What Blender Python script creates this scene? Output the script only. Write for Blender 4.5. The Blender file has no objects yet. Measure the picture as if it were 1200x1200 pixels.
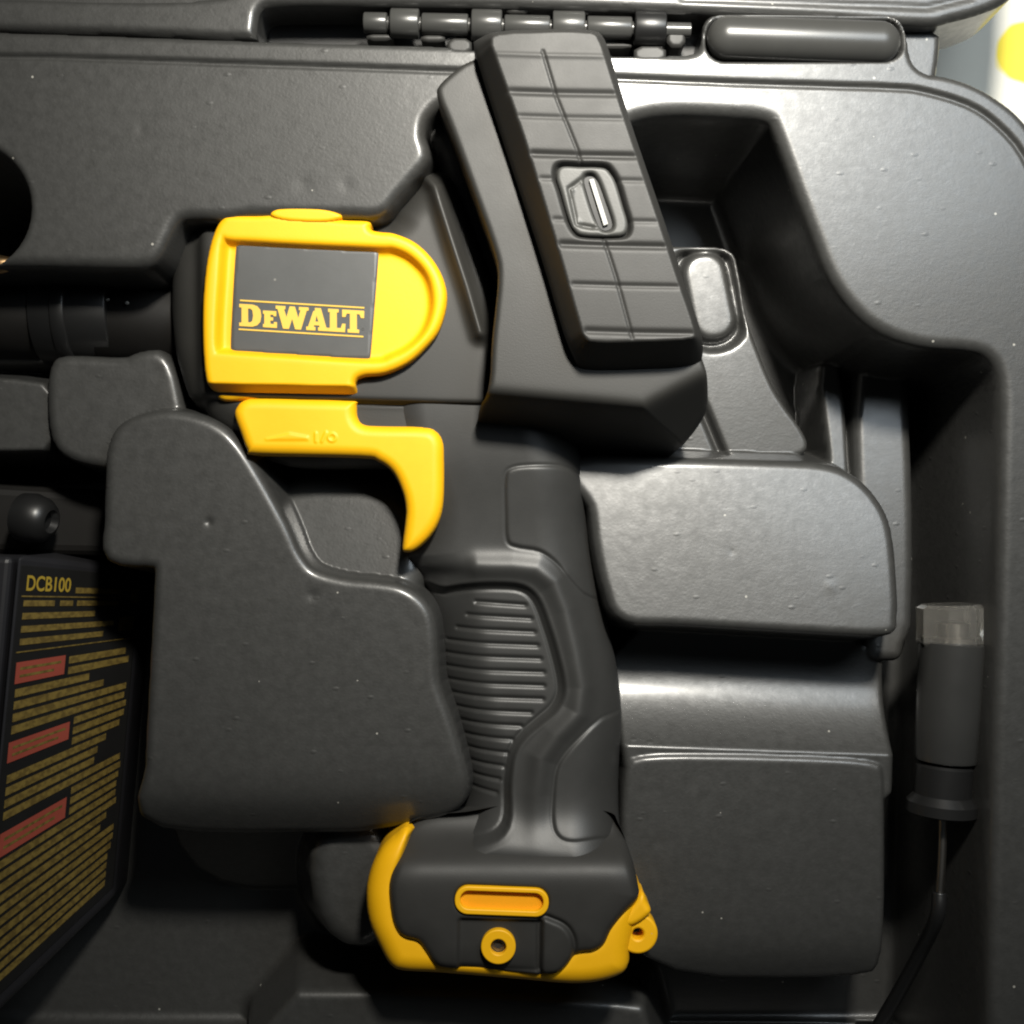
import bpy, math, random
import numpy as np
random.seed(4); rng = np.random.default_rng(4)
S = 0.00025            # metres per unit: all plans below are drawn in quarter millimetres, y running down
H = 1500.0             # camera height above the case's top face, same units
scene = bpy.context.scene
col = scene.collection

# ---------------------------------------------------------------- camera, world, lights
cam = bpy.data.cameras.new('camera'); cam.lens = 45; cam.sensor_width = 36; cam.clip_start = 0.01; cam.clip_end = 50
co = bpy.data.objects.new('camera', cam); col.objects.link(co); co.location = (0, 0, H*S)
scene.camera = co
w = bpy.data.worlds.new('World'); scene.world = w; w.use_nodes = True
w.node_tree.nodes['Background'].inputs[0].default_value = (0.80, 0.92, 1.0, 1)
w.node_tree.nodes['Background'].inputs[1].default_value = 0.016
scene.view_settings.view_transform = 'Standard'; scene.view_settings.look = 'None'
scene.view_settings.exposure = 0.0; scene.view_settings.gamma = 1
def Wp(x, y, z): return ((x-600)*S, (600-y)*S, z*S)
scene.cycles.filter_width = 2.1
def area(name, x, y, z, tx, ty, size, power, color, spread=180):
    l = bpy.data.lights.new(name, 'AREA'); l.shape = 'DISK'; l.size = size*S; l.energy = power; l.color = color; l.spread = math.radians(spread)
    o = bpy.data.objects.new(name, l); col.objects.link(o); o.location = Wp(x, y, z)
    import mathutils
    d = mathutils.Vector(Wp(tx, ty, -100)) - o.location
    o.rotation_euler = d.to_track_quat('-Z', 'Y').to_euler()
area('room_lamp', 940, -640, 1850, 730, 130, 260, 1.22, (1.0, 0.955, 0.86), 69)
area('window_light', 1560, -420, 1650, 900, 200, 900, 0.42, (0.82, 0.92, 1.0), 110)

# ---------------------------------------------------------------- materials
def mat(name, base, rough=0.45, spec=0.5, bump=0.15, scale=2500, vary=0.15, dents=0.0, metal=0, trans=0, alpha=1, flecks=0):
    m = bpy.data.materials.new(name); m.use_nodes = True
    n = m.node_tree.nodes; L = m.node_tree.links; b = n['Principled BSDF']
    b.inputs['Roughness'].default_value = rough; b.inputs['Specular IOR Level'].default_value = spec
    b.inputs['Metallic'].default_value = metal; b.inputs['Transmission Weight'].default_value = trans
    tc = n.new('ShaderNodeTexCoord')
    big = n.new('ShaderNodeTexNoise'); big.inputs['Scale'].default_value = 60; big.inputs['Detail'].default_value = 5; big.inputs['Roughness'].default_value = .65
    L.new(tc.outputs['Object'], big.inputs['Vector'])
    mx = n.new('ShaderNodeMix'); mx.data_type = 'RGBA'
    c0 = [c*(1-vary) for c in base]+[1]; c1 = [min(1, c*(1+vary)) for c in base]+[1]
    mx.inputs[6].default_value = c0; mx.inputs[7].default_value = c1
    L.new(big.outputs['Fac'], mx.inputs[0])
    colout = mx.outputs[2]
    if flecks:
        v = n.new('ShaderNodeTexVoronoi'); v.inputs['Scale'].default_value = 170; v.inputs['Randomness'].default_value = 1
        L.new(tc.outputs['Object'], v.inputs['Vector'])
        lt = n.new('ShaderNodeMath'); lt.operation = 'LESS_THAN'; lt.inputs[1].default_value = .065; L.new(v.outputs['Distance'], lt.inputs[0])
        sp = n.new('ShaderNodeSeparateColor'); L.new(v.outputs['Color'], sp.inputs[0])
        l2 = n.new('ShaderNodeMath'); l2.operation = 'LESS_THAN'; l2.inputs[1].default_value = .13; L.new(sp.outputs[0], l2.inputs[0])
        mm = n.new('ShaderNodeMath'); mm.operation = 'MULTIPLY'; L.new(lt.outputs[0], mm.inputs[0]); L.new(l2.outputs[0], mm.inputs[1])
        ms = n.new('ShaderNodeMath'); ms.operation = 'MULTIPLY'; ms.inputs[1].default_value = flecks; L.new(mm.outputs[0], ms.inputs[0])
        m2 = n.new('ShaderNodeMix'); m2.data_type = 'RGBA'; m2.inputs[7].default_value = (.30, .29, .26, 1)
        L.new(ms.outputs[0], m2.inputs[0]); L.new(colout, m2.inputs[6]); colout = m2.outputs[2]
    L.new(colout, b.inputs['Base Color'])
    rr = n.new('ShaderNodeMapRange'); rr.inputs[3].default_value = rough*0.85; rr.inputs[4].default_value = min(1, rough*1.18)
    L.new(big.outputs['Fac'], rr.inputs[0]); L.new(rr.outputs[0], b.inputs['Roughness'])
    fine = n.new('ShaderNodeTexNoise'); fine.inputs['Scale'].default_value = scale; fine.inputs['Detail'].default_value = 3
    L.new(tc.outputs['Object'], fine.inputs['Vector'])
    bp = n.new('ShaderNodeBump'); bp.inputs['Strength'].default_value = bump; bp.inputs['Distance'].default_value = 0.00004
    L.new(fine.outputs['Fac'], bp.inputs['Height'])
    last = bp
    if dents:
        mp = n.new('ShaderNodeMapping'); mp.inputs['Scale'].default_value = (1, 1.3, 1); L.new(tc.outputs['Object'], mp.inputs[0])
        d = n.new('ShaderNodeTexNoise'); d.inputs['Scale'].default_value = 230; d.inputs['Detail'].default_value = 4; d.inputs['Roughness'].default_value = .7
        L.new(mp.outputs[0], d.inputs['Vector'])
        b2 = n.new('ShaderNodeBump'); b2.inputs['Strength'].default_value = dents; b2.inputs['Distance'].default_value = 0.00035
        L.new(d.outputs['Fac'], b2.inputs['Height']); L.new(bp.outputs[0], b2.inputs['Normal'])
        mp2 = n.new('ShaderNodeMapping'); mp2.inputs['Scale'].default_value = (110, 200, 110); mp2.inputs['Rotation'].default_value = (0, 0, .35); L.new(tc.outputs['Object'], mp2.inputs[0])
        v2 = n.new('ShaderNodeTexVoronoi'); v2.inputs['Scale'].default_value = 1.6; L.new(mp2.outputs[0], v2.inputs['Vector'])
        s2 = n.new('ShaderNodeSeparateColor'); L.new(v2.outputs['Color'], s2.inputs[0])
        a1 = n.new('ShaderNodeMath'); a1.operation = 'LESS_THAN'; a1.inputs[1].default_value = .13; L.new(s2.outputs[0], a1.inputs[0])
        r2_ = n.new('ShaderNodeMapRange'); r2_.inputs[1].default_value = .05; r2_.inputs[2].default_value = .22; r2_.inputs[3].default_value = 1; r2_.inputs[4].default_value = 0; L.new(v2.outputs['Distance'], r2_.inputs[0])
        a2 = n.new('ShaderNodeMath'); a2.operation = 'MULTIPLY'; L.new(a1.outputs[0], a2.inputs[0]); L.new(r2_.outputs[0], a2.inputs[1])
        b3 = n.new('ShaderNodeBump'); b3.inputs['Strength'].default_value = .8; b3.inputs['Distance'].default_value = .00012
        L.new(a2.outputs[0], b3.inputs['Height']); L.new(b2.outputs[0], b3.inputs['Normal'])
        last = b3
        big.inputs['Scale'].default_value = 330; big.inputs['Detail'].default_value = 8
        rr.inputs[1].default_value = .3; rr.inputs[2].default_value = .7; rr.inputs[3].default_value = rough*.85; rr.inputs[4].default_value = rough*1.2
    L.new(last.outputs[0], b.inputs['Normal'])
    return m
M_tray = mat('case_plastic', (.032, .032, .0305), .46, .45, 1.0, 1100, .12, dents=.25, flecks=.9)
_b = M_tray.node_tree.nodes['Principled BSDF']; _b.inputs['Coat Weight'].default_value = .50; _b.inputs['Coat Roughness'].default_value = .22
M_black = mat('black_plastic', (.025, .0245, .023), .52, .36, .6, 2600, .15)
M_rubber = mat('black_rubber', (.024, .0235, .0215), .50, .42, .6, 2600, .15)
M_grip = mat('grip_rubber', (.027, .027, .026), .46, .5, .5, 2600, .15)
M_yellow = mat('yellow_plastic', (.80, .415, .003), .50, .4, .6, 2200, .09, flecks=.35)
M_orange = mat('orange_recess', (.78, .33, .004), .5, .4, .15, 3800, .05)
M_plate = mat('label_plate', (.062, .064, .064), .42, .5, .20, 1500, .12, flecks=.4)
M_print = mat('printed_gold', (.66, .43, .07), .6, .3, .1, 3000, .12)
M_port = mat('grey_port_plastic', (.060, .060, .056), .50, .5, .6, 2000, .3)
M_white = mat('white_plastic', (.27, .27, .25), .4, .5, .05, 3000, .05)
M_metal = mat('steel', (.36, .34, .31), .32, .5, .1, 2500, .2, metal=1)
M_brass = mat('brass', (.75, .48, .24), .3, .5, .1, 2500, .2, metal=1)
M_hinge = mat('hinge_plastic', (.04, .04, .038), .30, .5, .15, 2500, .15)
M_dark = mat('deep_black', (.006, .006, .006), .5, .4, .1, 2500, .1)
M_cable = mat('cable_sheath', (.009, .009, .009), .36, .5, .05, 2500, .1)
M_matt = mat('matt_black', (.007, .0065, .006), .6, .16, .2, 3000, .2)
M_dim = mat('faded_print', (.26, .18, .02), .6, .3, .1, 3000, .2)
M_probe = mat('probe_shell', (.026, .026, .025), .30, .7, .2, 2500, .15)
M_charger = mat('charger_plastic', (.012, .012, .014), .42, .5, .2, 3000, .1)
M_red = mat('red_print', (.21, .042, .027), .6, .3, .1, 3000, .2)
M_clear = mat('clear_plastic', (.90, .87, .80), .09, .5, .25, 500, .03, trans=.93)

def printed_rows_mat():
    m = bpy.data.materials.new('faded_yellow_print'); m.use_nodes = True
    n = m.node_tree.nodes; L = m.node_tree.links; b = n['Principled BSDF']; b.inputs['Roughness'].default_value = .6
    tc = n.new('ShaderNodeTexCoord'); t = n.new('ShaderNodeTexNoise'); t.inputs['Scale'].default_value = 560; t.inputs['Detail'].default_value = 2
    L.new(tc.outputs['Object'], t.inputs['Vector'])
    r = n.new('ShaderNodeValToRGB'); r.color_ramp.elements[0].position = .38; r.color_ramp.elements[0].color = (.075, .05, .009, 1)
    r.color_ramp.elements[1].position = .60; r.color_ramp.elements[1].color = (.13, .09, .018, 1)
    L.new(t.outputs['Fac'], r.inputs[0]); L.new(r.outputs[0], b.inputs['Base Color'])
    return m
M_rows = printed_rows_mat()
TZ = -332
def cloth_mat():
    m = bpy.data.materials.new('printed_tablecloth'); m.use_nodes = True
    n = m.node_tree.nodes; L = m.node_tree.links; b = n['Principled BSDF']; b.inputs['Roughness'].default_value = .75
    tc = n.new('ShaderNodeTexCoord')
    t = n.new('ShaderNodeTexNoise'); t.inputs['Scale'].default_value = 60; L.new(tc.outputs['Object'], t.inputs['Vector'])
    def blob(px, py, r):
        x, y, z = Wp(*U1(px, py, TZ), 0)
        vm = n.new('ShaderNodeVectorMath'); vm.operation = 'DISTANCE'; vm.inputs[1].default_value = (x, y, TZ*S)
        L.new(tc.outputs['Object'], vm.inputs[0])
        ad = n.new('ShaderNodeMath'); ad.operation = 'MULTIPLY_ADD'; ad.inputs[1].default_value = .006; L.new(t.outputs['Fac'], ad.inputs[0]); L.new(vm.outputs['Value'], ad.inputs[2])
        mr = n.new('ShaderNodeMapRange'); mr.inputs[1].default_value = r*S+.003; mr.inputs[2].default_value = r*S+.0045; mr.inputs[3].default_value = 1; mr.inputs[4].default_value = 0
        L.new(ad.outputs[0], mr.inputs[0]); return mr.outputs[0]
    a = blob(1202, 62, 40)
    c = blob(1290, -30, 45)
    mxm = n.new('ShaderNodeMath'); mxm.operation = 'MAXIMUM'; L.new(a, mxm.inputs[0]); L.new(c, mxm.inputs[1])
    mx = n.new('ShaderNodeMix'); mx.data_type = 'RGBA'; mx.inputs[6].default_value = (.78, .77, .69, 1); mx.inputs[7].default_value = (.82, .68, .06, 1)
    L.new(mxm.outputs[0], mx.inputs[0]); L.new(mx.outputs[2], b.inputs['Base Color'])
    bp = n.new('ShaderNodeBump'); bp.inputs['Strength'].default_value = .4; bp.inputs['Distance'].default_value = .002
    L.new(t.outputs['Fac'], bp.inputs['Height']); L.new(bp.outputs[0], b.inputs['Normal'])
    return m

# ---------------------------------------------------------------- geometry helpers
def U1(x, y, z): k = (H-z)/H; return (600+(x-600)*k, 600+(y-600)*k)
def U(pts, z=None):
    out = []
    for p in pts:
        zz = p[2] if len(p) > 2 else z
        out.append(U1(p[0], p[1], zz))
    return np.array(out, float)
def chaikin(P, n=2):
    P = np.asarray(P, float)
    for _ in range(n):
        Q = np.roll(P, -1, 0); P = np.stack([.75*P+.25*Q, .25*P+.75*Q], 1).reshape(-1, 2)
    return P
def catmull(P, n=5):
    P = np.asarray(P, float); out = []
    N = len(P)
    for i in range(N):
        p0, p1, p2, p3 = P[i-1], P[i], P[(i+1) % N], P[(i+2) % N]
        for t in np.arange(n)/n:
            out.append(.5*((2*p1)+(-p0+p2)*t+(2*p0-5*p1+4*p2-p3)*t*t+(-p0+3*p1-3*p2+p3)*t**3))
    return np.array(out)
def sdf(P, X, Y, nearest=False):
    """positive inside"""
    A = P; B = np.roll(P, -1, 0)
    best = np.full(X.shape, 1e18); ins = np.zeros(X.shape, bool)
    if nearest: NX = np.zeros(X.shape); NY = np.zeros(X.shape)
    for (ax, ay), (bx, by) in zip(A, B):
        dx, dy = bx-ax, by-ay; L2 = dx*dx+dy*dy
        if L2 < 1e-12: continue
        t = np.clip(((X-ax)*dx+(Y-ay)*dy)/L2, 0, 1)
        qx = ax+t*dx; qy = ay+t*dy; d = (X-qx)**2+(Y-qy)**2
        if nearest:
            k = d < best; NX[k] = qx[k]; NY[k] = qy[k]
        best = np.minimum(best, d)
        c = ((ay > Y) != (by > Y))
        if dy != 0: ins ^= c & (X < (Y-ay)*dx/dy+ax)
    D = np.sqrt(best)*np.where(ins, 1, -1)
    return (D, NX, NY) if nearest else D
def sdfbox(P, X, Y, margin):
    """sdf evaluated only near P, elsewhere -margin"""
    D = np.full(X.shape, -float(margin))
    k = (X > P[:, 0].min()-margin) & (X < P[:, 0].max()+margin) & (Y > P[:, 1].min()-margin) & (Y < P[:, 1].max()+margin)
    if k.any(): D[k] = np.maximum(sdf(P, X[k], Y[k]), -margin)
    return D
def pdist(P, X, Y):
    best = np.full(X.shape, 1e18)
    for (ax, ay), (bx, by) in zip(P[:-1], P[1:]):
        dx, dy = bx-ax, by-ay; t = np.clip(((X-ax)*dx+(Y-ay)*dy)/(dx*dx+dy*dy+1e-12), 0, 1)
        best = np.minimum(best, (X-ax-t*dx)**2+(Y-ay-t*dy)**2)
    return np.sqrt(best)
def groove(P, X, Y, wd, dp): 
    d = pdist(P, X, Y); return -dp*np.exp(-(d/wd)**2)
def prof(h, r, K, r2=None):
    """drop as a function of distance past a rounded lip"""
    r2 = r if r2 is None else r2
    f = lambda rr: (rr*K/math.sqrt(1+K*K), rr*(1-1/math.sqrt(1+K*K)))
    w1, a = f(r); w2, b = f(r2)
    if a+b > h: k = h/(a+b); r *= k; r2 *= k; w1, a = f(r); w2, b = f(r2)
    wl = (h-a-b)/K
    d1 = np.linspace(0, w1, 14); z1 = r-np.sqrt(np.maximum(r*r-d1*d1, 0))
    d2 = np.linspace(0, w2, 14); z2 = h-(r2-np.sqrt(np.maximum(r2*r2-d2*d2, 0)))
    D = np.concatenate([d1, (w1+wl+w2-d2)[::-1]]); Z = np.concatenate([z1, z2[::-1]])
    return lambda d: np.interp(d, D, Z), w1+wl+w2
def dome(D, R):
    d = np.clip(D, 0, R); return -(R-np.sqrt(np.maximum(R*R-(R-d)**2, 0)))
def link(name, me, m, parent=None):
    me.materials.append(m)
    o = bpy.data.objects.new(name, me); col.objects.link(o)
    if parent: o.parent = parent
    return o
def tomesh(name, V, F, smooth=True):
    me = bpy.data.meshes.new(name); V = np.asarray(V, float)
    W = np.stack([(V[:, 0]-600)*S, (600-V[:, 1])*S, V[:, 2]*S], 1)
    me.from_pydata(W.tolist(), [], [list(map(int, f)) for f in F]); me.validate(); me.update()
    me.polygons.foreach_set('use_smooth', [smooth]*len(me.polygons))
    return me
def relief(name, P, hf, cell, zbase, m, parent=None, skirt=True):
    """sheet over outline P with height hf(X, Y, D), edge on the outline, walls down to zbase"""
    P = np.asarray(P, float)
    x0, y0 = P.min(0)-cell; x1, y1 = P.max(0)+cell
    nx = int((x1-x0)/cell)+2; ny = int((y1-y0)/cell)+2
    X, Y = np.meshgrid(x0+np.arange(nx)*cell, y0+np.arange(ny)*cell)
    D = sdf(P, X, Y)
    ins = D > cell*0.25
    keep = ins[:-1, :-1] | ins[1:, :-1] | ins[:-1, 1:] | ins[1:, 1:]
    used = np.zeros(D.shape, bool)
    used[:-1, :-1] |= keep; used[1:, :-1] |= keep; used[:-1, 1:] |= keep; used[1:, 1:] |= keep
    edge = used & ~ins
    D_, NX, NY = sdf(P, X[edge], Y[edge], True)
    X[edge] = NX; Y[edge] = NY; D[edge] = 0
    idx = np.full(D.shape, -1); idx[used] = np.arange(used.sum())
    Xu, Yu, Du = X[used], Y[used], D[used]
    Z = hf(Xu, Yu, Du)
    # counter-clockwise seen from above (y runs down)
    a = idx[:-1, :-1][keep]; b = idx[1:, :-1][keep]; c = idx[1:, 1:][keep]; d = idx[:-1, 1:][keep]
    Q = np.stack([a, b, c, d], 1)
    V = np.stack([Xu, Yu, Z], 1); n = len(V)
    nf = len(Q)
    if skirt:
        E = np.concatenate([Q[:, [0, 1]], Q[:, [1, 2]], Q[:, [2, 3]], Q[:, [3, 0]]])
        key = np.sort(E, 1); key = key[:, 0]*n+key[:, 1]
        u, inv, cnt = np.unique(key, return_inverse=True, return_counts=True)
        BE = E[cnt[inv.ravel()] == 1]
        bv = np.unique(BE); mp = np.full(n, -1); mp[bv] = np.arange(len(bv))
        top = V[bv].copy(); bot = V[bv].copy(); bot[:, 2] = zbase
        t0 = n; b0 = n+len(bv)
        SQ = np.stack([mp[BE[:, 1]]+t0, mp[BE[:, 0]]+t0, mp[BE[:, 0]]+b0, mp[BE[:, 1]]+b0], 1)
        V = np.concatenate([V, top, bot]); Q = np.concatenate([Q, SQ])
    me = bpy.data.meshes.new(name)
    W = np.stack([(V[:, 0]-600)*S, (600-V[:, 1])*S, V[:, 2]*S], 1).astype(np.float32)
    me.vertices.add(len(W)); me.vertices.foreach_set('co', W.ravel())
    me.loops.add(Q.size); me.loops.foreach_set('vertex_index', Q.ravel().astype(np.int32))
    me.polygons.add(len(Q)); me.polygons.foreach_set('loop_start', (np.arange(len(Q))*4).astype(np.int32))
    me.polygons.foreach_set('use_smooth', np.ones(len(Q), bool))
    me.update(calc_edges=True); me.validate()
    return link(name, me, m, parent)
def lathe(name, a, b, prof_, m, parent=None, n=40, squash=1.0, roll=0, flat=False):
    """solid of revolution from a to b; prof_ = [(distance along, radius)]"""
    a = np.array(a, float); b = np.array(b, float); ax = (b-a)/np.linalg.norm(b-a)
    up = np.array([0, 0, 1.0]); u = np.cross(ax, up)
    if np.linalg.norm(u) < 1e-6: u = np.array([1.0, 0, 0])
    u /= np.linalg.norm(u); v = np.cross(ax, u)
    V = []; F = []
    for (t, r) in prof_:
        for k in range(n):
            an = 2*math.pi*k/n+roll
            V.append(a+ax*t+u*r*math.cos(an)+v*r*math.sin(an)*squash)
    for i in range(len(prof_)-1):
        for k in range(n):
            k2 = (k+1) % n
            F.append((i*n+k, i*n+k2, (i+1)*n+k2, (i+1)*n+k))
    F.append(tuple(range(n))[::-1]); F.append(tuple(range((len(prof_)-1)*n, len(prof_)*n)))
    me = tomesh(name, V, F)
    import bmesh
    bm = bmesh.new(); bm.from_mesh(me); bmesh.ops.recalc_face_normals(bm, faces=bm.faces); bm.to_mesh(me); bm.free()
    me.set_sharp_from_angle(angle=math.radians(38))
    if flat: me.polygons.foreach_set('use_smooth', [False]*len(me.polygons))
    return link(name, me, m, parent)
def tube(name, pts, r, m, parent=None, n=16):
    P = np.array(pts, float); C = []
    for i in range(len(P)-1):
        p0, p1, p2, p3 = P[max(i-1, 0)], P[i], P[i+1], P[min(i+2, len(P)-1)]
        for t in np.arange(8)/8: C.append(.5*((2*p1)+(-p0+p2)*t+(2*p0-5*p1+4*p2-p3)*t*t+(-p0+3*p1-3*p2+p3)*t**3))
    C.append(P[-1]); C = np.array(C); V = []; F = []
    for i in range(len(C)):
        t = C[min(i+1, len(C)-1)]-C[max(i-1, 0)]; t /= np.linalg.norm(t)
        u = np.cross(t, [0, 0, 1.0]); u /= np.linalg.norm(u); v = np.cross(t, u)
        for k in range(n): an = 2*math.pi*k/n; V.append(C[i]+r*(u*math.cos(an)+v*math.sin(an)))
    for i in range(len(C)-1):
        for k in range(n): k2 = (k+1) % n; F.append((i*n+k, (i+1)*n+k, (i+1)*n+k2, i*n+k2))
    F.append(tuple(range(n))); F.append(tuple(range((len(C)-1)*n, len(C)*n))[::-1])
    return link(name, tomesh(name, V, F), m, parent)
def plate(name, contours, z, th, m, parent=None, bevel=0.0, grow=0.0):
    """flat shape with holes (2D curve fill), top at z"""
    cu = bpy.data.curves.new(name, 'CURVE'); cu.dimensions = '2D'; cu.fill_mode = 'BOTH'
    cu.extrude = th*S/2; cu.bevel_depth = bevel*S; cu.offset = (grow-bevel)*S; cu.bevel_resolution = 2
    for c in contours:
        sp = cu.splines.new('POLY'); sp.points.add(len(c)-1); sp.use_cyclic_u = True
        for i, p in enumerate(c): sp.points[i].co = ((p[0]-600)*S, (600-p[1])*S, 0, 1)
    o = bpy.data.objects.new('tmp', cu); col.objects.link(o)
    dg = bpy.context.evaluated_depsgraph_get(); me = bpy.data.meshes.new_from_object(o.evaluated_get(dg))
    bpy.data.objects.remove(o)
    me.name = name; me.transform(__import__('mathutils').Matrix.Translation((0, 0, (z-th/2-bevel)*S)))
    me.materials.clear()
    return link(name, me, m, parent)
def rrect(cx, cy, w_, h_, r, ang=0, n=6):
    out = []
    for sx, sy, a0 in ((1, 1, 0), (-1, 1, 90), (-1, -1, 180), (1, -1, 270)):
        for k in range(n+1):
            a = math.radians(a0+90*k/n); out.append((sx*(w_/2-r)+r*math.cos(a), sy*(h_/2-r)+r*math.sin(a)))
    c, s = math.cos(math.radians(ang)), math.sin(math.radians(ang))
    return np.array([(cx+x*c-y*s, cy+x*s+y*c) for x, y in out])
def circ(cx, cy, r, n=40): return np.array([(cx+r*math.cos(2*math.pi*k/n), cy+r*math.sin(2*math.pi*k/n)) for k in range(n)])
def thing(name, label, cat, x, y, z):
    o = bpy.data.objects.new(name, None); col.objects.link(o); o.empty_display_size = .01
    o['label'] = label; o['category'] = cat
    return o

# ---------------------------------------------------------------- table
TZ = -332
me = tomesh('tabletop', [(-2600, -2600, TZ), (-2600, 3600, TZ), (3800, 3600, TZ), (3800, -2600, TZ)], [(0, 1, 2, 3)], False)
tab = link('tabletop', me, cloth_mat()); tab['kind'] = 'structure'; tab['label'] = 'white cloth with yellow print under the open case'

# ---------------------------------------------------------------- the case
case = thing('tool_case', 'open black moulded plastic carrying case with shaped pockets and a hinged lid', 'case', 600, 600, TZ)
outer = catmull([(-300, 28), (-150, 32), (0, 36), (300, 46), (560, 54), (740, 60), (806, 62), (822, 50), (828, 22), (860, 14), (1000, 16), (1048, 18), (1062, 34), (1070, 70), (1085, 84), (1107, 88), (1137, 97), (1167, 113), (1200, 140), (1233, 190),
                 (1250, 260), (1256, 400), (1250, 800), (1240, 1200), (1225, 1380), (1150, 1420), (600, 1425), (0, 1420), (-300, 1400), (-330, 1200), (-330, 600), (-330, 100)], 4)
main_cut = catmull([(-270, 330), (-250, 300), (0, 297), (120, 299), (160, 299), (175, 292), (184, 275), (194, 255), (208, 243), (235, 241), (262, 243), (290, 239), (400, 239), (438, 239), (455, 222), (475, 199), (489, 181), (484, 160), (487, 136), (500, 118),
                    (513, 108), (540, 84), (600, 80), (690, 82), (715, 110), (730, 128), (742, 125), (765, 120), (800, 118), (850, 120), (890, 123), (910, 130), (919, 142), (935, 185), (950, 227), (968, 275), (983, 313), (1005, 347), (1033, 373), (1067, 388), (1100, 394),
                    (1133, 396), (1160, 402), (1178, 418), (1187, 443), (1189, 480), (1188, 533), (1184, 733), (1180, 850), (1177, 1000), (1174, 1150), (1170, 1300), (1150, 1340), (1000, 1350), (0, 1350), (-240, 1340), (-270, 1300), (-275, 800)], 3)
def tray_h(X, Y, D):
    Z = dome(D, 9.0)
    Z += np.where(D < 34, 0, 0)
    inner = catmull([(-280, 66), (0, 66), (133, 69), (400, 78), (800, 94), (967, 100), (1050, 103), (1083, 107), (1133, 122), (1167, 144), (1200, 182), (1218, 240), (1224, 400), (1215, 1200), (1200, 1380), (0, 1390), (-290, 1380), (-300, 700)], 3)
    di = sdfbox(inner, X, Y, 60)
    Z += groove(inner, X, Y, 2.6, 4.0) - 2.5*(1/(1+np.exp(-di/2.0)))
    def cut(P, zt, zf, r=7, K=7, r2=14):
        nonlocal Z
        f, wd = prof(zt-zf, r, K, r2)
        d = sdfbox(P, X, Y, 5); k = d > 0
        Z[k] = np.minimum(Z[k], zt-f(d[k]))
    def rise(P, zt, zf, r=7, K=6, r2=12, tx=0, ty=0):
        nonlocal Z
        c_ = P.mean(0)
        f, wd = prof(zt-zf, r, K, r2)
        d = sdfbox(P, X, Y, wd+2); k = d > -wd-1
        Z[k] = np.maximum(Z[k], zt+tx*(X[k]-c_[0])+ty*(Y[k]-c_[1])-f(np.maximum(-d[k], 0)))
    FL = -290
    cut(main_cut, -2.5, FL, 15, 11, 16)
    # round pocket at the left and the channel on the right
    cut(circ(-42, 242, 84), -2.5, FL, 8, 5)
    # island left of the grip
    A = catmull(U([(133, 560), (136, 525), (150, 503), (187, 492), (220, 495), (250, 506), (273, 527), (300, 570), (327, 620), (343, 655), (363, 677), (400, 688), (440, 692), (467, 697), (487, 710), (498, 730), (501, 767), (504, 805), (520, 850), (533, 897), (537, 923), (528, 944),
                   (500, 958), (433, 972), (383, 976), (183, 970), (180, 900), (183, 833), (190, 700), (190, 662), (180, 654), (133, 648), (132, 610)], -40), 4)
    rise(A, -40, FL, 13, 9, 12)
    kA = (sdfbox(A, X, Y, 60) > -55) & (Y > 880) & (X < 640); Z[kA] = np.maximum(Z[kA]-np.minimum(.95*14*np.logaddexp(0, (Y[kA]-952)/14.0), 90), np.minimum(Z[kA], FL))
    rise(chaikin(U([(196, 900), (390, 900), (470, 930), (440, 945), (400, 985), (378, 1080), (196, 1080)], -110), 2), -165, FL, 14, 8, 20, 0, -.95)
    rise(chaikin(U([(380, 992), (440, 980), (440, 1090), (395, 1085)], -110), 2), -110, FL, 30, 3, 20)  # small block added to give the bluish highlight left of the foot
    # two blocks under the cable connector
    rise(chaikin(U([(64, 430), (80, 427), (147, 431), (163, 422), (190, 420), (204, 480), (206, 520), (140, 540), (86, 531), (66, 512)], -90), 2), -90, FL, 13, 9)
    rise(chaikin(U([(-200, 440), (0, 446), (63, 455), (64, 523), (0, 525), (-200, 523)], -110), 1), -110, FL, 5, 6)
    rise(chaikin(U([(-200, 395), (0, 398), (70, 402), (62, 416), (40, 424), (-200, 412)], -150), 1), -150, FL, 4, 5)
    # boss inside the trigger guard
    rise(chaikin(U([(322, 584), (430, 588), (462, 600), (470, 625), (472, 690), (390, 700), (345, 660)], -90), 2), -90, FL, 34, 4, 10, .06, .22)
    # right-hand block, trough and lower block
    rise(catmull(U([(680, 548), (790, 546), (900, 549), (967, 553), (1000, 566), (1023, 590), (1036, 622), (1039, 680), (1037, 722), (1028, 733), (960, 731), (800, 722), (735, 718), (718, 690), (707, 640), (700, 590)], -60), 4), -60, FL, 12, 7, 20, .0, .19)
    # trough floor between them
    tr = chaikin(U([(715, 700), (1030, 712), (1024, 985), (744, 985)], -150), 1)
    td = sdfbox(tr, X, Y, 60)
    yc = U1(0, 774, -150)[1] + (X-870)*.035; rad = 95.0
    tz = np.minimum(-152 + (Y-yc)**2/200.0, -97)
    f, wd = prof(140, 8, 8, 12); k = td > -wd
    Z[k] = np.maximum(Z[k], tz[k]-f(np.maximum(-td[k], 0)))
    rise(chaikin(U([(748, 891), (900, 893), (1026, 898), (1030, 910), (1030, 1125), (1020, 1150), (745, 1145), (735, 1000), (738, 905)], -92), 2), -92, FL, 9, 9, 12)
    kC = (X > 700) & (X < 1110) & (Y > 1060) & (Z > FL+20); Z[kC] = np.maximum(Z[kC]-.7*16*np.logaddexp(0, (Y[kC]-1155)/16.0), FL)
    # pocket end under the foot of the tool
    rise(chaikin(U([(300, 1172), (505, 1172), (712, 1184), (760, 1190), (770, 1400), (300, 1400)], -150), 1), -150, FL, 12, 5, 20)
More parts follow.
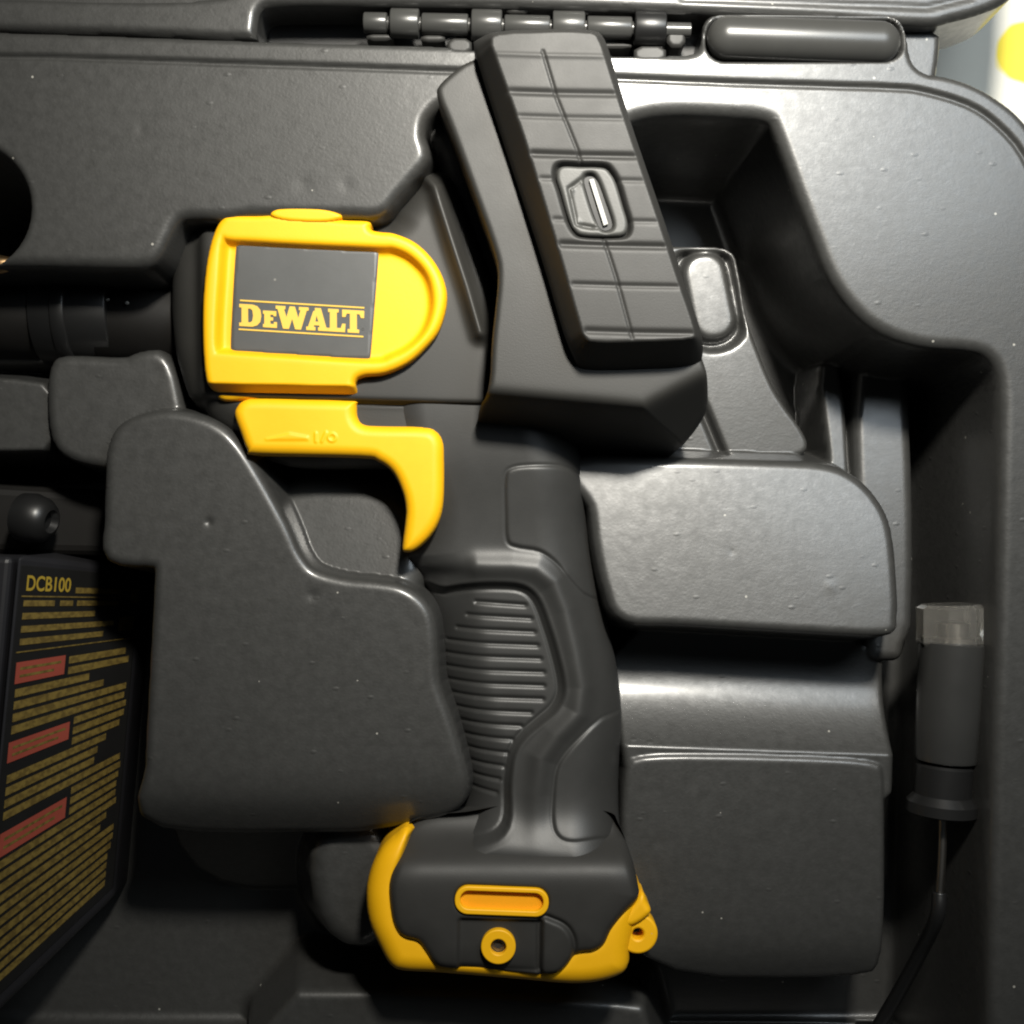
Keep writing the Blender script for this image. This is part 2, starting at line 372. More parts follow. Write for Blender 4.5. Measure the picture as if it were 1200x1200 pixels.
    # raised floor to the right of the screen, with its slots
    P1 = catmull(U([(700, 284), (790, 292), (850, 295), (862, 320), (870, 370), (884, 412), (900, 452), (915, 478), (934, 505), (941, 524), (925, 534), (905, 560), (700, 600)], -190), 4)
    rise(P1, -190, FL, 6, 9, 6, .0, .035)
    rise(chaikin(U([(966, 430), (986, 430), (990, 600), (968, 590), (976, 545), (976, 525)], -180), 1), -180, FL, 6, 9, 6, 0, .12)
    rise(chaikin(U([(1016, 400), (1058, 400), (1060, 520), (1058, 640), (1050, 760), (1014, 760)], -165), 1), -165, FL, 14, 8, 8, .0, .12)
    ov = U(rrect(832, 346, 64, 116, 30, -11), -190)
    low = 1/(1+np.exp(-(sdfbox(P1, X, Y, 20)-1)/1.5))*(Z < -140)
    Z += (groove(np.vstack([ov, ov[:1]]), X, Y, 6.5, 20)+groove(U([(820, 470), (852, 548)], -190), X, Y, 5, 20))*low
    # bed of the bar at the back edge
    cut(chaikin(rrect(943, 45, 244, 64, 28), 1), 3, -26, 5, 4, 6)
    # hinge cut-out
    cut(chaikin([(425, 20), (440, 45), (520, 50), (520, 60), (560, 62), (700, 62), (702, 68), (775, 70), (790, 66), (812, 60), (820, 20)], 1), 1, -60, 3, 5, 4)
    # shallow dents
    for (x, y, r, dz) in ((868, 648, 4, .3), (355, 215, 11, .5), (405, 216, 8, .5), (165, 150, 6, .5), (235, 612, 4, 2.5), (360, 700, 7, 1.6), (985, 690, 7, -.4), (960, 1000, 10, .5), (780, 1010, 7, .5), (820, 940, 7, .5)):
        Z += -dz*np.exp(-((X-x)**2+(Y-y)**2)/(r*r))
    Z += 1.2*np.sin(X/83.0+1)*np.sin(Y/97.0)
    return Z
relief('case_tray', outer, tray_h, 2.3, -325, M_tray, case)

lid_poly = catmull([(-300, 22), (-150, 27), (0, 32), (150, 36), (286, 42), (297, 36), (303, 8), (330, 2), (430, 2), (600, 4), (830, 12), (960, 18), (1083, 26), (1117, 21), (1160, 9), (1190, -8), (1222, -50), (1250, -140), (1250, -700), (1150, -760), (0, -760), (-300, -740), (-340, -500), (-340, 0)], 4)
def lid_h(X, Y, D):
    Z = -6 + dome(D, 10)
    inn = chaikin([(-290, -3), (0, 3), (270, 9), (300, -34), (420, -40), (840, -36), (1080, -28), (1140, -50), (1180, -130), (1180, -680), (-290, -690)], 2)
    f, wd = prof(100, 8, 6, 14); d = sdfbox(inn, X, Y, 5); k = d > 0
    Z[k] = np.minimum(Z[k], -6-f(d[k]))
    Z += groove(U([(800, -4), (1090, 6), (1140, -6), (1190, -60)], 0), X, Y, 3, 2.5)
    return Z
relief('case_lid', lid_poly, lid_h, 3.4, -120, M_tray, case)
relief('lid_lug', chaikin([(1052, 20), (1115, 20), (1114, 50), (1107, 92), (1072, 90), (1060, 60)], 1), lambda X, Y, D: -34+dome(D, 8), 3, -330, M_tray, case)
# hinge
relief('dark_gap_backing', chaikin([(296, -6), (838, -6), (838, 60), (700, 74), (430, 62), (296, 60)], 0), lambda X, Y, D: -72+dome(D, 4), 4, -200, M_dark, case)  # black sheet added so the gap around the hinge stays dark
hy = lambda x: 19+(x-425)*.021
lathe('hinge_pin', (424, hy(424), -22), (812, hy(812), -22), [(0, 8), (0.5, 8.6), (388, 8.6), (388.5, 8)], M_hinge, case, 24)
segs = [(424, 452, 12), (456, 490, 17), (493, 548, 12.5), (552, 588, 18), (591, 645, 12.5), (648, 686, 18), (689, 742, 13), (745, 782, 20)]
for i, (x0, x1, r) in enumerate(segs):
    lathe('hinge_knuckle', (x0, hy(x0), -20), (x1, hy(x1), -20), [(0, r-1.6), (.5, r-.6), (1.6, r), (x1-x0-1.6, r), (x1-x0-.5, r-.6), (x1-x0, r-1.6)], M_hinge if i != 7 else M_cable, case, 32)
for (x0, x1, y0, y1) in ((427, 458, 32, 40), (492, 520, 33, 42), (523, 552, 37, 56), (700, 742, 43, 49), (745, 783, 46, 66), (660, 700, -2, 9), (784, 806, 24, 48), (592, 622, -3, 8)):
    relief('hinge_bracket', chaikin([(x0, y0), (x1, y0), (x1, y1), (x0, y1)], 1), lambda X, Y, D: -18+dome(D, 4), 2, -80, M_black, case)
# rounded bar at the back edge
def cap(L_, r, n=8): return [(r-r*math.cos(math.pi/2*k/n)*1.0, max(.4, r*math.sin(math.pi/2*k/n))) for k in range(n+1)]+[(L_-r+r*math.sin(math.pi/2*k/n), max(.4, r*math.cos(math.pi/2*k/n))) for k in range(n+1)]
lathe('edge_bar', (829, 42, -4), (1056, 50, -4), cap(227, 25), M_hinge, case, 40, squash=.9)

# ---------------------------------------------------------------- the inspection camera
tool = thing('inspection_camera', 'black and yellow pistol-grip inspection camera lying on its side in the case', 'inspection camera', 600, 600, -300)
TB = -300
# main body
body = catmull(U([(200, 262), (207, 252), (235, 249), (300, 250), (436, 256), (462, 236), (500, 196), (530, 190), (585, 260), (620, 400), (620, 545), (560, 560), (470, 548), (330, 545), (275, 515), (238, 492), (212, 468), (198, 430), (190, 395), (187, 340), (190, 290)], -30), 4)
ridge = U([(497, 205), (510, 222), (530, 285), (548, 340), (563, 392)], -30)
def body_h(X, Y, D):
    Z = -26+dome(D, 44)
    Z += -22*(1/(1+np.exp((X-U1(232, 0, -30)[0])/3.5)))           # nose ring is narrower
    yl = U1(0, 474, -30)[1]+(X-500)*.03
    Z += -12*(1/(1+np.exp(-(Y-yl)/1.5)))
    g = np.abs(Y-yl); Z += -5*np.exp(-(g/2.5)**2)
    d = pdist(ridge, X, Y); Z += 15*np.exp(-(d/8.0)**2)
    side = sdf(U([(503, 185), (530, 210), (575, 330), (575, 470), (640, 470), (640, 100)], -30), X, Y)
    Z += -26*(1/(1+np.exp(-(side-2)/2.5)))
    return Z
relief('body_housing', body, body_h, 2.2, TB, M_rubber, tool)
relief('screen_neck', catmull(U([(515, 108), (490, 132), (484, 157), (492, 180), (510, 200), (560, 330), (620, 330), (640, 120), (570, 90)], -45), 4), lambda X, Y, D: -45+dome(D, 28), 2.5, TB, M_black, tool)

# handle
hand = catmull(U([(440, 400), (560, 395), (640, 400), (676, 510), (686, 548), (689, 580), (691, 613), (698, 655), (707, 700), (718, 745), (727, 785), (732, 825), (733, 860), (730, 905), (729, 945), (731, 985), (745, 1030), (700, 1060), (560, 1040), (480, 1020), (500, 985), (532, 965), (541, 940), (540, 915), (532, 880),
                (520, 840), (512, 800), (508, 765), (502, 735), (490, 700), (474, 668), (466, 655), (474, 630), (474, 600), (462, 565), (440, 520)], -55), 4)
panelP = catmull(U([(480, 700), (520, 691), (548, 686), (580, 684), (612, 687), (630, 702), (643, 735), (652, 765), (659, 795), (659, 815), (650, 832), (634, 846), (614, 864), (602, 884), (597, 917), (594, 965), (560, 985), (480, 990), (440, 850)], -55), 4)
padP = catmull(U([(592, 560), (600, 549), (625, 546), (660, 547), (680, 557), (690, 575), (720, 620), (720, 700), (690, 700), (668, 680), (652, 660), (632, 646), (606, 641), (594, 633), (592, 600)], -55), 4)
pad2P = catmull(U([(697, 848), (680, 863), (663, 881), (652, 900), (648, 930), (647, 960), (653, 975), (668, 981), (700, 980), (760, 980), (780, 900), (760, 840), (715, 840)], -55), 4)
ribs = []
for i in range(15):
    y = 707+15.8*i
    xr = np.interp(y, [700, 722, 755, 790, 820, 838, 868, 900, 935], [612, 622, 630, 638, 636, 618, 598, 588, 580])
    xl = np.interp(y, [700, 722, 755, 780, 830, 900, 940], [562, 548, 522, 508, 518, 538, 552])
    ribs.append(U([(xl, y-1.5), ((xl+xr)/2, y+.5), (xr, y+2.5)], -55))
crest = U([(560, 664), (600, 664), (628, 667), (650, 682), (664, 715), (676, 765), (683, 805), (678, 835), (652, 862), (634, 888), (628, 930), (628, 1000)], -55)
def hand_h(X, Y, D):
    Z = -50+dome(D, 68)
    fd = 1/(1+np.exp((Y-997)/7.0))
    dp = sdf(panelP, X, Y)
    Z += fd*(-9*(1/(1+np.exp(-dp/1.9))) + 1.5*np.exp(-((dp+3)/3.0)**2) - 2.2*np.exp(-((dp-7)/1.8)**2))
    for r_ in ribs:
        k = (np.abs(Y-r_[1, 1]) < 12)
        if k.any():
            d = pdist(r_, X[k], Y[k]); Z[k] += -3.4*np.exp(-(d/2.3)**2)
    d = pdist(crest, X, Y); Z += 8*np.exp(-(d/14.0)**2)*(1/(1+np.exp((Y-960)/16.0)))
    for P_, dz in ((padP, 2.5), (pad2P, 3.0)):
        q = sdf(P_, X, Y); Z += fd*(dz*(1/(1+np.exp(-q/1.4))) - 2.0*np.exp(-(q/2.0)**2))
    Z += 18*(1/(1+np.exp((Y-575)/26.0)))
    # flare toward the foot
    Z += 30*(1/(1+np.exp(-(Y-U1(0, 975, -55)[1])/14.0)))
    # valley under the trigger
    Z += -14*(1/(1+np.exp(-(Y-U1(0, 668, -55)[1])/4.0)))*(1/(1+np.exp((X-U1(545, 0, -55)[0])/10.0)))*(1/(1+np.exp((Y-960)/20)))
    return Z
relief('handle', hand, hand_h, 1.7, TB, M_grip, tool)

# foot: yellow shell with the black cover on top
footY = catmull(U([(476, 974), (462, 982), (445, 998), (433, 1021), (427, 1050), (430, 1083), (443, 1114), (456, 1136), (472, 1143), (510, 1145), (560, 1149), (620, 1154), (667, 1158), (700, 1156), (727, 1148), (738, 1136), (741, 1112), (750, 1070), (754, 1050), (742, 1030), (700, 1000), (540, 1000), (492, 985)], -25), 4)
loopc = U([(745, 1086)], -60)[0]
plate('lanyard_loop', [circ(loopc[0], loopc[1], 24), circ(loopc[0], loopc[1], 6.5)], -32, 26, M_yellow, tool, 3)
relief('loop_ear', catmull(U([(752, 1046), (758, 1056), (762, 1070), (740, 1085), (725, 1080), (738, 1062)], -30), 4), lambda X, Y, D: -24+dome(D, 8), 1.5, -70, M_yellow, tool)
footB = catmull(U([(474, 978), (463, 1006), (454, 1038), (457, 1076), (464, 1094), (474, 1102), (488, 1106), (496, 1116), (506, 1130), (520, 1137), (560, 1139), (610, 1143), (645, 1146), (660, 1141), (672, 1128), (680, 1120), (696, 1118), (709, 1110), (718, 1092), (732, 1074), (749, 1055), (749, 1040), (742, 1010),
                 (728, 975), (716, 962), (660, 955), (600, 953), (545, 962), (500, 966)], -14), 4)
pill = U(rrect(588, 1055, 110, 33, 15.5, 2.2), -10)
blk = U(rrect(586, 1109, 98, 62, 4, 1.5), -10)
dsh = catmull(U([(634, 1076), (650, 1078), (664, 1086), (672, 1100), (673, 1118), (668, 1132), (655, 1142), (634, 1142), (632, 1110)], -10), 4)
cen = U([(600, 1060)], -10)[0]
relief('foot_shell', footY, lambda X, Y, D: -20+dome(D, 26)-90*(1/(1+np.exp(-(sdf(footB, X, Y)-11)/2.0))), 2, TB, M_yellow, tool)
def foot_h(X, Y, D):
    Z = -8+dome(D, 12)+dome(D, 34)*.25
    Z += -60*(1/(1+np.exp((Y-U1(0, 1000, -10)[1])/9.0)))
    q = sdf(blk, X, Y); Z += -6*(1/(1+np.exp(-q/1.0)))
    q = sdf(dsh, X, Y); Z += -5*np.exp(-(q/3.0)**2)+1.5*(1/(1+np.exp(-q/1.0)))
    q = sdf(pill, X, Y); Z += -12*(1/(1+np.exp(-(q-1)/.8)))
    return Z
relief('foot_cover', footB, foot_h, 1.6, -60, M_black, tool)
pin = U(rrect(588, 1055, 97, 21, 10, 2.2), -8)
plate('slot_surround', [pill, pin[::-1]], -4, 12, M_yellow, tool, 1.5)
plate('slot_recess', [pill], -12.5, 3, M_orange, tool)
rc = U([(584, 1109)], -8)[0]
plate('screw_ring', [circ(rc[0], rc[1], 20.5), circ(rc[0], rc[1], 9)[::-1]], -5, 12, M_yellow, tool, 1.5)
scr = lathe('screw', (rc[0], rc[1], -30), (rc[0], rc[1], -14), [(0, 8.9), (14, 8.9), (16, 7.5), (16.05, 4.5), (11, 4.2)], M_metal, tool, 24)

# yellow shell of the head
yel = catmull(U([(268, 252), (300, 252), (322, 251), (360, 253), (401, 257), (432, 259), (434, 268), (445, 271), (462, 273), (487, 284), (508, 305), (521, 331), (523, 356), (514, 387), (497, 409), (476, 427), (450, 438), (425, 441), (416, 448), (415, 466), (380, 467), (300, 466), (258, 468), (246, 458), (240, 440), (237, 401), (237, 358), (240, 318), (245, 289), (252, 268), (259, 257)], -10), 5)
rec = catmull(U([(259, 281), (275, 279), (350, 283), (441, 287), (462, 288), (482, 297), (500, 315), (509, 337), (510, 363), (501, 389), (484, 408), (460, 421), (436, 427), (350, 422), (264, 416), (252, 411), (251, 380), (254, 330)], -10), 4)
plateP = chaikin(U([(277, 284), (289, 285), (436, 293), (443, 294), (443, 301), (434, 414), (433, 421), (424, 421), (278, 412), (270, 411), (269, 403), (275, 292)], -14), 2)
def yel_h(X, Y, D):
    Z = -6+dome(D, 9)
    q = sdf(rec, X, Y); Z += -15*(1/(1+np.exp(-(q-5)/1.6)))
    yl = U1(0, 449, -10)[1]+(X-250)*.02
    Z += -22*np.clip((Y-yl)/10.0, 0, 1)
    return Z
relief('yellow_shell', yel, yel_h, 1.6, -80, M_yellow, tool)
bump = catmull(U([(319, 255), (325, 247), (350, 245), (382, 247), (402, 255), (385, 262), (340, 261)], -14), 4)
relief('top_tab', bump, lambda X, Y, D: -3.5+dome(D, 4), 1.4, -60, M_yellow, tool)
pl = relief('logo_plate', plateP, lambda X, Y, D: -17.5+dome(D, 1.5), 2.5, -24, M_plate, tool)
# lettering: plan drawn on the plate, unit = one letter height
u0 = U([(281, 355)], -17)[0]
def LT(pts): # local px of the enlarged plan -> plate plan
    out = []
    for x, y in pts:
        px, py = 220+x/3.75, 230+y/3.75
        out.append(tuple(U1(px, py, -17)))
    return out
def shear(x, y): return (x, y+(x-228)*.060)
def G(pts): return LT([shear(*p) for p in pts])
letters = {
 'D': [[(228, 474), (285, 474), (305, 480), (318, 495), (322, 521), (318, 546), (304, 562), (284, 569), (228, 569), (228, 556), (238, 556), (238, 487), (228, 487)], [(264, 490), (264, 553), (276, 553), (285, 545), (289, 521), (285, 497), (276, 490)]],
 'E': [[(332, 497), (388, 497), (388, 517), (378, 517), (378, 511), (362, 511), (362, 525), (374, 525), (374, 537), (362, 537), (362, 554), (380, 554), (380, 545), (391, 545), (391, 568), (332, 568), (332, 556), (338, 556), (338, 509), (332, 509)]],
 'W': [[(388, 472), (428, 472), (428, 484), (422, 484), (434, 524), (449, 472), (470, 472), (486, 524), (497, 484), (490, 484), (490, 472), (530, 472), (530, 484), (522, 484), (497, 569), (473, 569), (459, 521), (444, 569), (420, 569), (396, 484), (388, 484)]],
 'A': [[(560, 472), (584, 472), (608, 556), (616, 556), (616, 569), (574, 569), (574, 556), (582, 556), (579, 546), (555, 546), (552, 556), (560, 556), (560, 569), (522, 569), (522, 556), (530, 556), (553, 486), (560, 484)], [(566, 500), (559, 532), (576, 532)]],
 'L': [[(618, 472), (662, 472), (662, 484), (654, 484), (654, 554), (674, 554), (680, 534), (692, 534), (690, 569), (618, 569), (618, 556), (626, 556), (626, 484), (618, 484)]],
 'T': [[(680, 472), (774, 472), (774, 502), (762, 502), (756, 486), (742, 486), (742, 556), (752, 556), (752, 569), (704, 569), (704, 556), (714, 556), (714, 486), (698, 486), (692, 502), (680, 502)]]}
for k_, cs in letters.items():
    plate('letter', [G(c) for c in cs], -16.6, 1.0, M_print, pl, grow=.35)
plate('letter_rule', [G([(230, 454), (776, 454), (776, 461), (230, 461)])], -16.6, 1.0, M_print, pl)
plate('letter_rule', [G([(224, 581), (772, 581), (772, 588), (224, 588)])], -16.6, 1.0, M_print, pl)
tmc = LT([(770, 582)])[0]
plate('registered_mark', [circ(tmc[0], tmc[1], 1.7, 16), circ(tmc[0], tmc[1], 1.0, 16)[::-1]], -16.8, .8, M_port, pl)

# trigger guard / switch piece
trg = catmull(U([(276, 477), (284, 469), (300, 466), (350, 467), (414, 469), (417, 474), (418, 488), (425, 497), (445, 499), (495, 500), (511, 505), (519, 518), (520, 540), (519, 587), (513, 613), (500, 633), (484, 646), (473, 647), (471, 640), (474, 615), (475, 597), (471, 577), (460, 554), (443, 541), (420, 536), (300, 533), (289, 528), (281, 508), (274, 488)], -28), 4)
emb = [U([(313, 515), (340, 508), (362, 512), (362, 516), (330, 516), (313, 516)], -28), U([(371, 508), (371, 518)], -28), U([(378, 518), (383, 507)], -28), U(circ(390, 513, 4.5, 14), -28)]
def trg_h(X, Y, D):
    Z = -22+dome(D, 14)
    q = sdf(emb[0], X, Y); Z += 1.5*(1/(1+np.exp(-q/.6)))
    for P_ in emb[1:3]: Z += 1.8*np.exp(-(pdist(P_, X, Y)/1.3)**2)
    Z += 1.8*np.exp(-(sdf(emb[3], X, Y)/1.2)**2)
    return Z
relief('trigger', trg, trg_h, 1.3, -110, M_yellow, tool)

# screen unit
z1 = 58
hs = chaikin(U([(560, 60, z1), (512, 97, z1), (511, 112, z1), (525, 143, z1), (550, 213, z1), (582, 300, z1), (584, 327, z1), (580, 367, z1), (576, 400, z1), (574, 460, 40), (560, 478, 20), (557, 520, -110), (560, 537, -140), (620, 540, -140), (667, 545, -140), (700, 568, -140), (722, 575, -140), (760, 556, -140), (800, 520, -90), (828, 487, -10), (831, 470, 10), (831, 440, z1),
                (815, 395, z1), (760, 230, z1), (700, 40, z1)]), 2)
c1a, c1b = U([(578, 462), (753, 478)], z1); c2a, c2b = U([(750, 478), (831, 436)], z1)
def half(a, b, X, Y):
    d = b-a; d = d/np.linalg.norm(d); return (X-a[0])*(-d[1])+(Y-a[1])*d[0]
def hs_h(X, Y, D):
    f1 = half(c1a, c1b, X, Y); f2 = half(c2a, c2b, X, Y)
    sp = lambda f: 3*np.logaddexp(0, f/3.0)
    Z = z1+dome(D, 7)
    Z -= np.maximum(3.4*sp(f1), 1.7*sp(f2))
    return np.maximum(Z, -150)
relief('screen_housing', hs, hs_h, 2.0, TB, M_rubber, tool)
TZb = 112
topf = catmull(U([(585, 42), (640, 39), (690, 40), (700, 48), (708, 70), (731, 143), (770, 260), (793, 330), (811, 384), (806, 394), (760, 397), (700, 398), (687, 392), (679, 370), (656, 290), (616, 160), (583, 66), (578, 50)], TZb), 4)
bez = catmull(U([(560, 34, 90), (640, 29, 90), (697, 31, 90), (706, 44, 80), (714, 66, 80), (737, 143, 80), (777, 260, 80), (800, 330, 80), (822, 396, 80), (824, 425, 70), (812, 446, z1), (760, 448, z1), (700, 446, z1), (686, 441, z1), (677, 430, z1), (661, 394, z1), (633, 300, z1), (587, 160, z1), (560, 75, z1), (555, 45, 70)]), 4)
gl = []
for (y, dp, xl, xr) in ((64, -2, 583, 707), (108, 5, 596, 722), (137, 2.5, 608, 731), (181, 6, 624, 745), (210, 2.5, 634, 755), (258, 2.5, 650, 770), (287, 6, 658, 780), (334, 3.5, 672, 795), (389, 5, 688, 815)):
    gl.append((U([(xl, y-1), ((xl+xr)/2, y+1), (xr, y+2)], TZb), dp))
seam = U([(636, 60), (653, 117), (677, 177), (692, 230), (707, 278), (722, 325), (741, 396)], TZb)
portP = catmull(U([(655, 191), (680, 191), (708, 192), (718, 200), (725, 213), (733, 240), (739, 262), (735, 276), (718, 279), (684, 278), (672, 272), (664, 256), (655, 225), (649, 204)], TZb), 5)
def bez_h(X, Y, D):
    q = sdf(topf, X, Y)
    Z = TZb-1.9*np.maximum(0, -q-1.5)**1.03
    m_ = 1/(1+np.exp(-(q+2)/2))
    for P_, dp in gl: Z += groove(P_, X, Y, 3.2 if dp > 4 else 2.4, dp*.5)*(m_*.7+.3)
    # alternating bands sit slightly lower
    Z += groove(seam, X, Y, 1.3, 2.2)
    p = sdf(portP, X, Y); Z += -12*(1/(1+np.exp(-(p-.5)/.9)))
    Z = np.maximum(Z, z1-12)
    return Z + dome(D, 4)*.6
relief('screen_bezel', bez, bez_h, 1.6, z1-60, M_black, tool)
cp = portP.mean(0)
pf = (portP-cp)*.93+cp
slot = catmull(U([(684, 206), (694, 202), (702, 211), (711, 235), (719, 260), (716, 269), (706, 269), (698, 255), (689, 228)], TZb), 4)
lf = chaikin(U([(656, 203), (676, 201), (683, 207), (668, 218), (675, 262), (666, 250), (659, 225)], TZb), 1)
def port_h(X, Y, D):
    Z = TZb-3+dome(D, 4)
    q = sdf(slot, X, Y); Z += -9*(1/(1+np.exp(-q/.8)))
    hx = U([(682, 209), (667, 220), (676, 262), (700, 266)], TZb)
    Z += -3*np.exp(-(pdist(hx, X, Y)/2.0)**2)
    inn = sdf(chaikin(U([(684, 210), (668, 220), (677, 264), (700, 268), (700, 230)], TZb), 1), X, Y)
    Z += -3.0*(1/(1+np.exp(-inn/1.0)))
    return Z
po = relief('port', pf, port_h, 1.2, TZb-14, M_port, tool)
plate('port_slot', [(slot-slot.mean(0))*.93+slot.mean(0)], TZb-9.5, 2, M_dark, po)
plate('port_tongue', [U([(691, 209), (696, 208), (713, 261), (708, 263)], TZb)], TZb-5.0, 4, M_white, po)

# nose and connector at the left
ny, nz = 372, -150
def ring(x0, x1, r, name, m, y=ny, z=nz, b=3, y1=None):
    a = U1(x0, y, z); c = U1(x1, y if y1 is None else y1, z); L_ = math.hypot(c[0]-a[0], c[1]-a[1])
    return lathe(name, (a[0], a[1], z), (c[0], c[1], z), [(0, r-b), (b*.4, r-b*.4), (b, r), (L_-b, r), (L_-b*.4, r-b*.4), (L_, r-b)], m, tool, 48)
ring(120, 215, 58, 'nose_sleeve', M_matt, 376)
ring(52, 142, 66, 'locking_collar', M_cable, 366)
ring(78, 96, 69, 'locking_ring', M_cable, 366)
ring(-60, 56, 62, 'cable_plug', M_matt, 364)
ring(-400, -40, 34, 'camera_cable', M_cable, 366)
for (x_, y_) in ((54, 346), (87, 348), (126, 351), (149, 355)):  # pale specks stand in for glints on the connector's edges
    q_ = U1(x_, y_, -88); lathe('edge_glint', (q_[0]-2.5, q_[1], -88), (q_[0]+2.5, q_[1], -88), [(0, 1.0), (1.5, 2.2), (3.5, 2.2), (5, 1.0)], M_white, tool, 10)
q_ = U1(79, 322, -96); relief('indicator_tab', chaikin([(q_[0]-11, q_[1]+4), (q_[0]-4, q_[1]-6), (q_[0]+12, q_[1]-7), (q_[0]+6, q_[1]+5)], 1), lambda X, Y, D: -94+dome(D, 3), 1.5, -130, M_port, tool)
c0 = U1(6, 309, -28)
lathe('brass_ferrule', (c0[0]-30, c0[1]+2, -28), (c0[0]+18, c0[1], -28), [(0, 9), (2, 11), (26, 11), (34, 9), (42, 6), (48, 2)], M_brass, tool, 24)

# ---------------------------------------------------------------- battery charger with its printed face
ch = thing('battery_charger', 'black charger in the left pocket, its tilted face printed with yellow rows and red boxes', 'charger', 0, 900, -330)
def Q3(x, y, z): a = U1(x, y, z); return np.array([a[0], a[1], z])
zl, zr = -70, -235
TL, TR, BR, BL = Q3(20, 650, zl), Q3(168, 668, zr), Q3(134, 1050, zr), Q3(-34, 1215, zl)
def bil(u, v): return (1-v)*((1-u)*TL+u*TR)+v*((1-u)*BL+u*BR)
nrm = np.cross(TR-TL, BL-TL); nrm /= np.linalg.norm(nrm)
if nrm[2] < 0: nrm = -nrm
def box8(name, top, drop, m, parent, bev=3):
    b = [t.copy() for t in top]
    for q in b: q[2] = drop
    V = list(top)+b
    me = tomesh(name, V, [(0, 3, 2, 1), (4, 5, 6, 7), (0, 1, 5, 4), (1, 2, 6, 5), (2, 3, 7, 6), (3, 0, 4, 7)], False)
    import bmesh
    bm = bmesh.new(); bm.from_mesh(me); bmesh.ops.recalc_face_normals(bm, faces=bm.faces)
    bmesh.ops.bevel(bm, geom=list(bm.edges), offset=bev*S, segments=3, affect='EDGES', profile=.5)
    bm.to_mesh(me); bm.free()
    return link(name, me, m, parent)
box8('charger_body', [TL, TR, BR, BL], -325, M_charger, ch, 6)
L0, L1 = Q3(20, 650, zl), Q3(-34, 1215, zl)
box8('charger_side', [Q3(-90, 652, zl-6), Q3(14, 652, zl-6), Q3(-40, 1212, zl-6), Q3(-150, 1212, zl-6)], -325, M_charger, ch, 8)
box8('label_border', [bil(.03, .02)+nrm*1.2, bil(.965, .02)+nrm*1.2, bil(.975, .965)+nrm*1.2, bil(.02, .965)+nrm*1.2], -320, M_dark, ch, 1)
lab = None
def strips(name, items, m, off, parent, th=.8):
    V = []; F = []
    for (ua, ub, va, vb) in items:
        i = len(V); n_ = 6
        for k in range(n_+1):
            u = ua+(ub-ua)*k/n_
            for q in (va, vb): V.append(bil(u, q)+nrm*off)
        for k in range(n_): F.append((i+2*k, i+2*k+1, i+2*k+3, i+2*k+2))
    me = tomesh(name, V, F, False); return link(name, me, m, parent)
rows = []; v = .128
ends = lambda i: .93 - (0 if i % 5 else .0)
gaps = []
for i in range(33):
    v0 = .100+i*.0262
    if v0 > .93: break
    ue = [.92, .93, .91, .94, .92, .90, .93, .62, .74, .93, .92, .94, .93, .90, .80, .74, .72, .93, .94, .93, .92, .92, .93, .86, .82, .93, .93, .92, .9, .9, .9, .9, .9][i]
    ua = .07
    if i < 3: ua = [.45, .45, .45][i] if False else .07
    rows.append((ua, ue, v0, v0+.0178))
top_rows = [(.45, .82, .062, .076), (.07, .30, .094, .107), (.34, .44, .094, .107), (.47, .80, .094, .107), (.07, .62, .121, .135), (.07, .78, .149, .163), (.07, .70, .176, .190), (.84, .97, .060, .066), (.90, .97, .068, .100), (.82, .95, .140, .180)]
red = [(.06, .42, .226, .272), (.06, .50, .396, .440), (.06, .53, .590, .642)]
body_rows = []
for r_ in rows:
    if r_[2] < .205: continue
    ua, ub, va, vb = r_
    for (ra, rb, rva, rvb) in red:
        if va < rvb+.004 and vb > rva-.004: ua = max(ua, rb+.03)
    if ub-ua > .05: body_rows.append((ua, ub, va, vb))
rp = strips('printed_rows', top_rows+body_rows, M_rows, 2.4, ch); rp['kind'] = 'stuff'
for r_ in ((.05, .82, .084, .087), (.05, .97, .203, .206)):
    strips('printed_rule', [r_], M_rows, 2.5, ch)
for r_ in red:
    wb_ = strips('warning_box', [r_], M_red, 2.6, ch)
    hh = (r_[3]-r_[2])
    strips('warning_print', [(r_[0]+.03, r_[1]-.03, r_[2]+hh*.25, r_[2]+hh*.38), (r_[0]+.03, r_[1]-.08, r_[2]+hh*.60, r_[2]+hh*.73)], M_rows, 2.9, wb_)
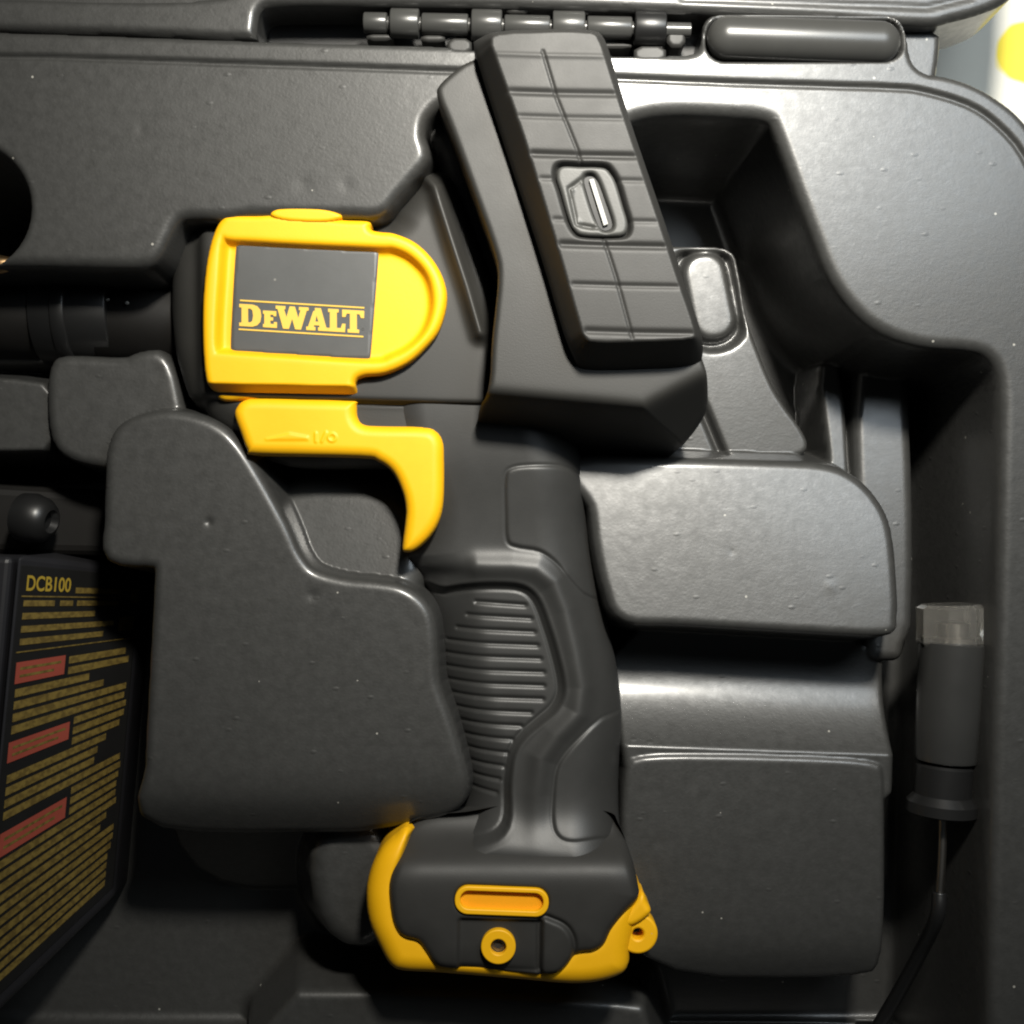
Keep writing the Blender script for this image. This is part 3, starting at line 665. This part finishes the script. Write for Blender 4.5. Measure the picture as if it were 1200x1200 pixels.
# model lettering
def textmesh(body, w_u, ua, va, vb, off, m, parent, name):
    cu = bpy.data.curves.new(name, 'FONT'); cu.body = body; cu.offset = .02
    o = bpy.data.objects.new('tmp', cu); col.objects.link(o)
    dg = bpy.context.evaluated_depsgraph_get(); me = bpy.data.meshes.new_from_object(o.evaluated_get(dg)); bpy.data.objects.remove(o)
    xs = [v_.co.x for v_ in me.vertices]; ys = [v_.co.y for v_ in me.vertices]
    x0, x1, y0, y1 = min(xs), max(xs), min(ys), max(ys)
    for v_ in me.vertices:
        p = bil(ua+(v_.co.x-x0)/(x1-x0)*w_u, vb+(v_.co.y-y0)/(y1-y0)*(va-vb))+nrm*off
        v_.co = Wp(*p)
    me.materials.clear(); me.name = name
    return link(name, me, m, parent)
textmesh('DCB100', .33, .08, .040, .074, 2.6, M_dim, ch, 'model_number')
# round socket at its head
g = Q3(33, 608, -95)
lathe('cord_socket', (g[0]-26, g[1]-4, -130), (g[0]+22, g[1]+4, -118), [(0, 20), (6, 30), (22, 32), (38, 28), (46, 22), (49, 15), (40, 12)], M_cable, ch, 36)
box8('charger_head', [Q3(-120, 560, -150), Q3(128, 575, -190), Q3(128, 652, -190), Q3(-120, 648, -150)], -325, M_matt, ch, 14)

# ---------------------------------------------------------------- camera tip stored in the right-hand channel
tip = thing('camera_tip', 'small cylindrical camera tip with a clear square cap lying in the right channel', 'camera tip', 1110, 850, -340)
zt = -62
def A3(x, y): a = U1(x, y, zt); return (a[0], a[1], zt)
a, b = A3(1117, 752), A3(1108, 893); L_ = b[1]-a[1]
lathe('tip_barrel', a, b, [(0, 36), (2, 40), (L_*.5, 39), (L_-6, 37), (L_-2, 36), (L_, 32)], M_probe, tip, 48)
a2, b2 = A3(1107, 895), A3(1103, 955); L2 = b2[1]-a2[1]
lathe('tip_collar', a2, b2, [(0, 31), (3, 34), (L2*.6, 34), (L2*.75, 42), (L2-3, 42), (L2, 34)], M_cable, tip, 48)
a3, b3 = A3(1116, 708), A3(1117, 756); L3 = b3[1]-a3[1]
lathe('clear_cap', a3, b3, [(0, 36), (4, 43), (L3-4, 44), (L3, 41)], M_clear, tip, 8, squash=.86, roll=math.pi/8, flat=True)
a4, b4 = A3(1117, 728), A3(1117, 757)
lathe('lens_core', a4, b4, [(0, 11), (2, 15), (18, 15), (20, 22), (30, 22)], M_metal, tip, 24)
tube('cable_highlight', [A3(1105, 950), A3(1104, 1000), A3(1101, 1048)], 5, M_metal, tip)  # pale steel rod put in as the highlight along the dark cable
tube('tip_cable', [A3(1101, 1046), A3(1098, 1075), (1113, 1150, -105), (1098, 1220, -150), (1072, 1300, -190), (1040, 1380, -210)], 9, M_cable, tip)
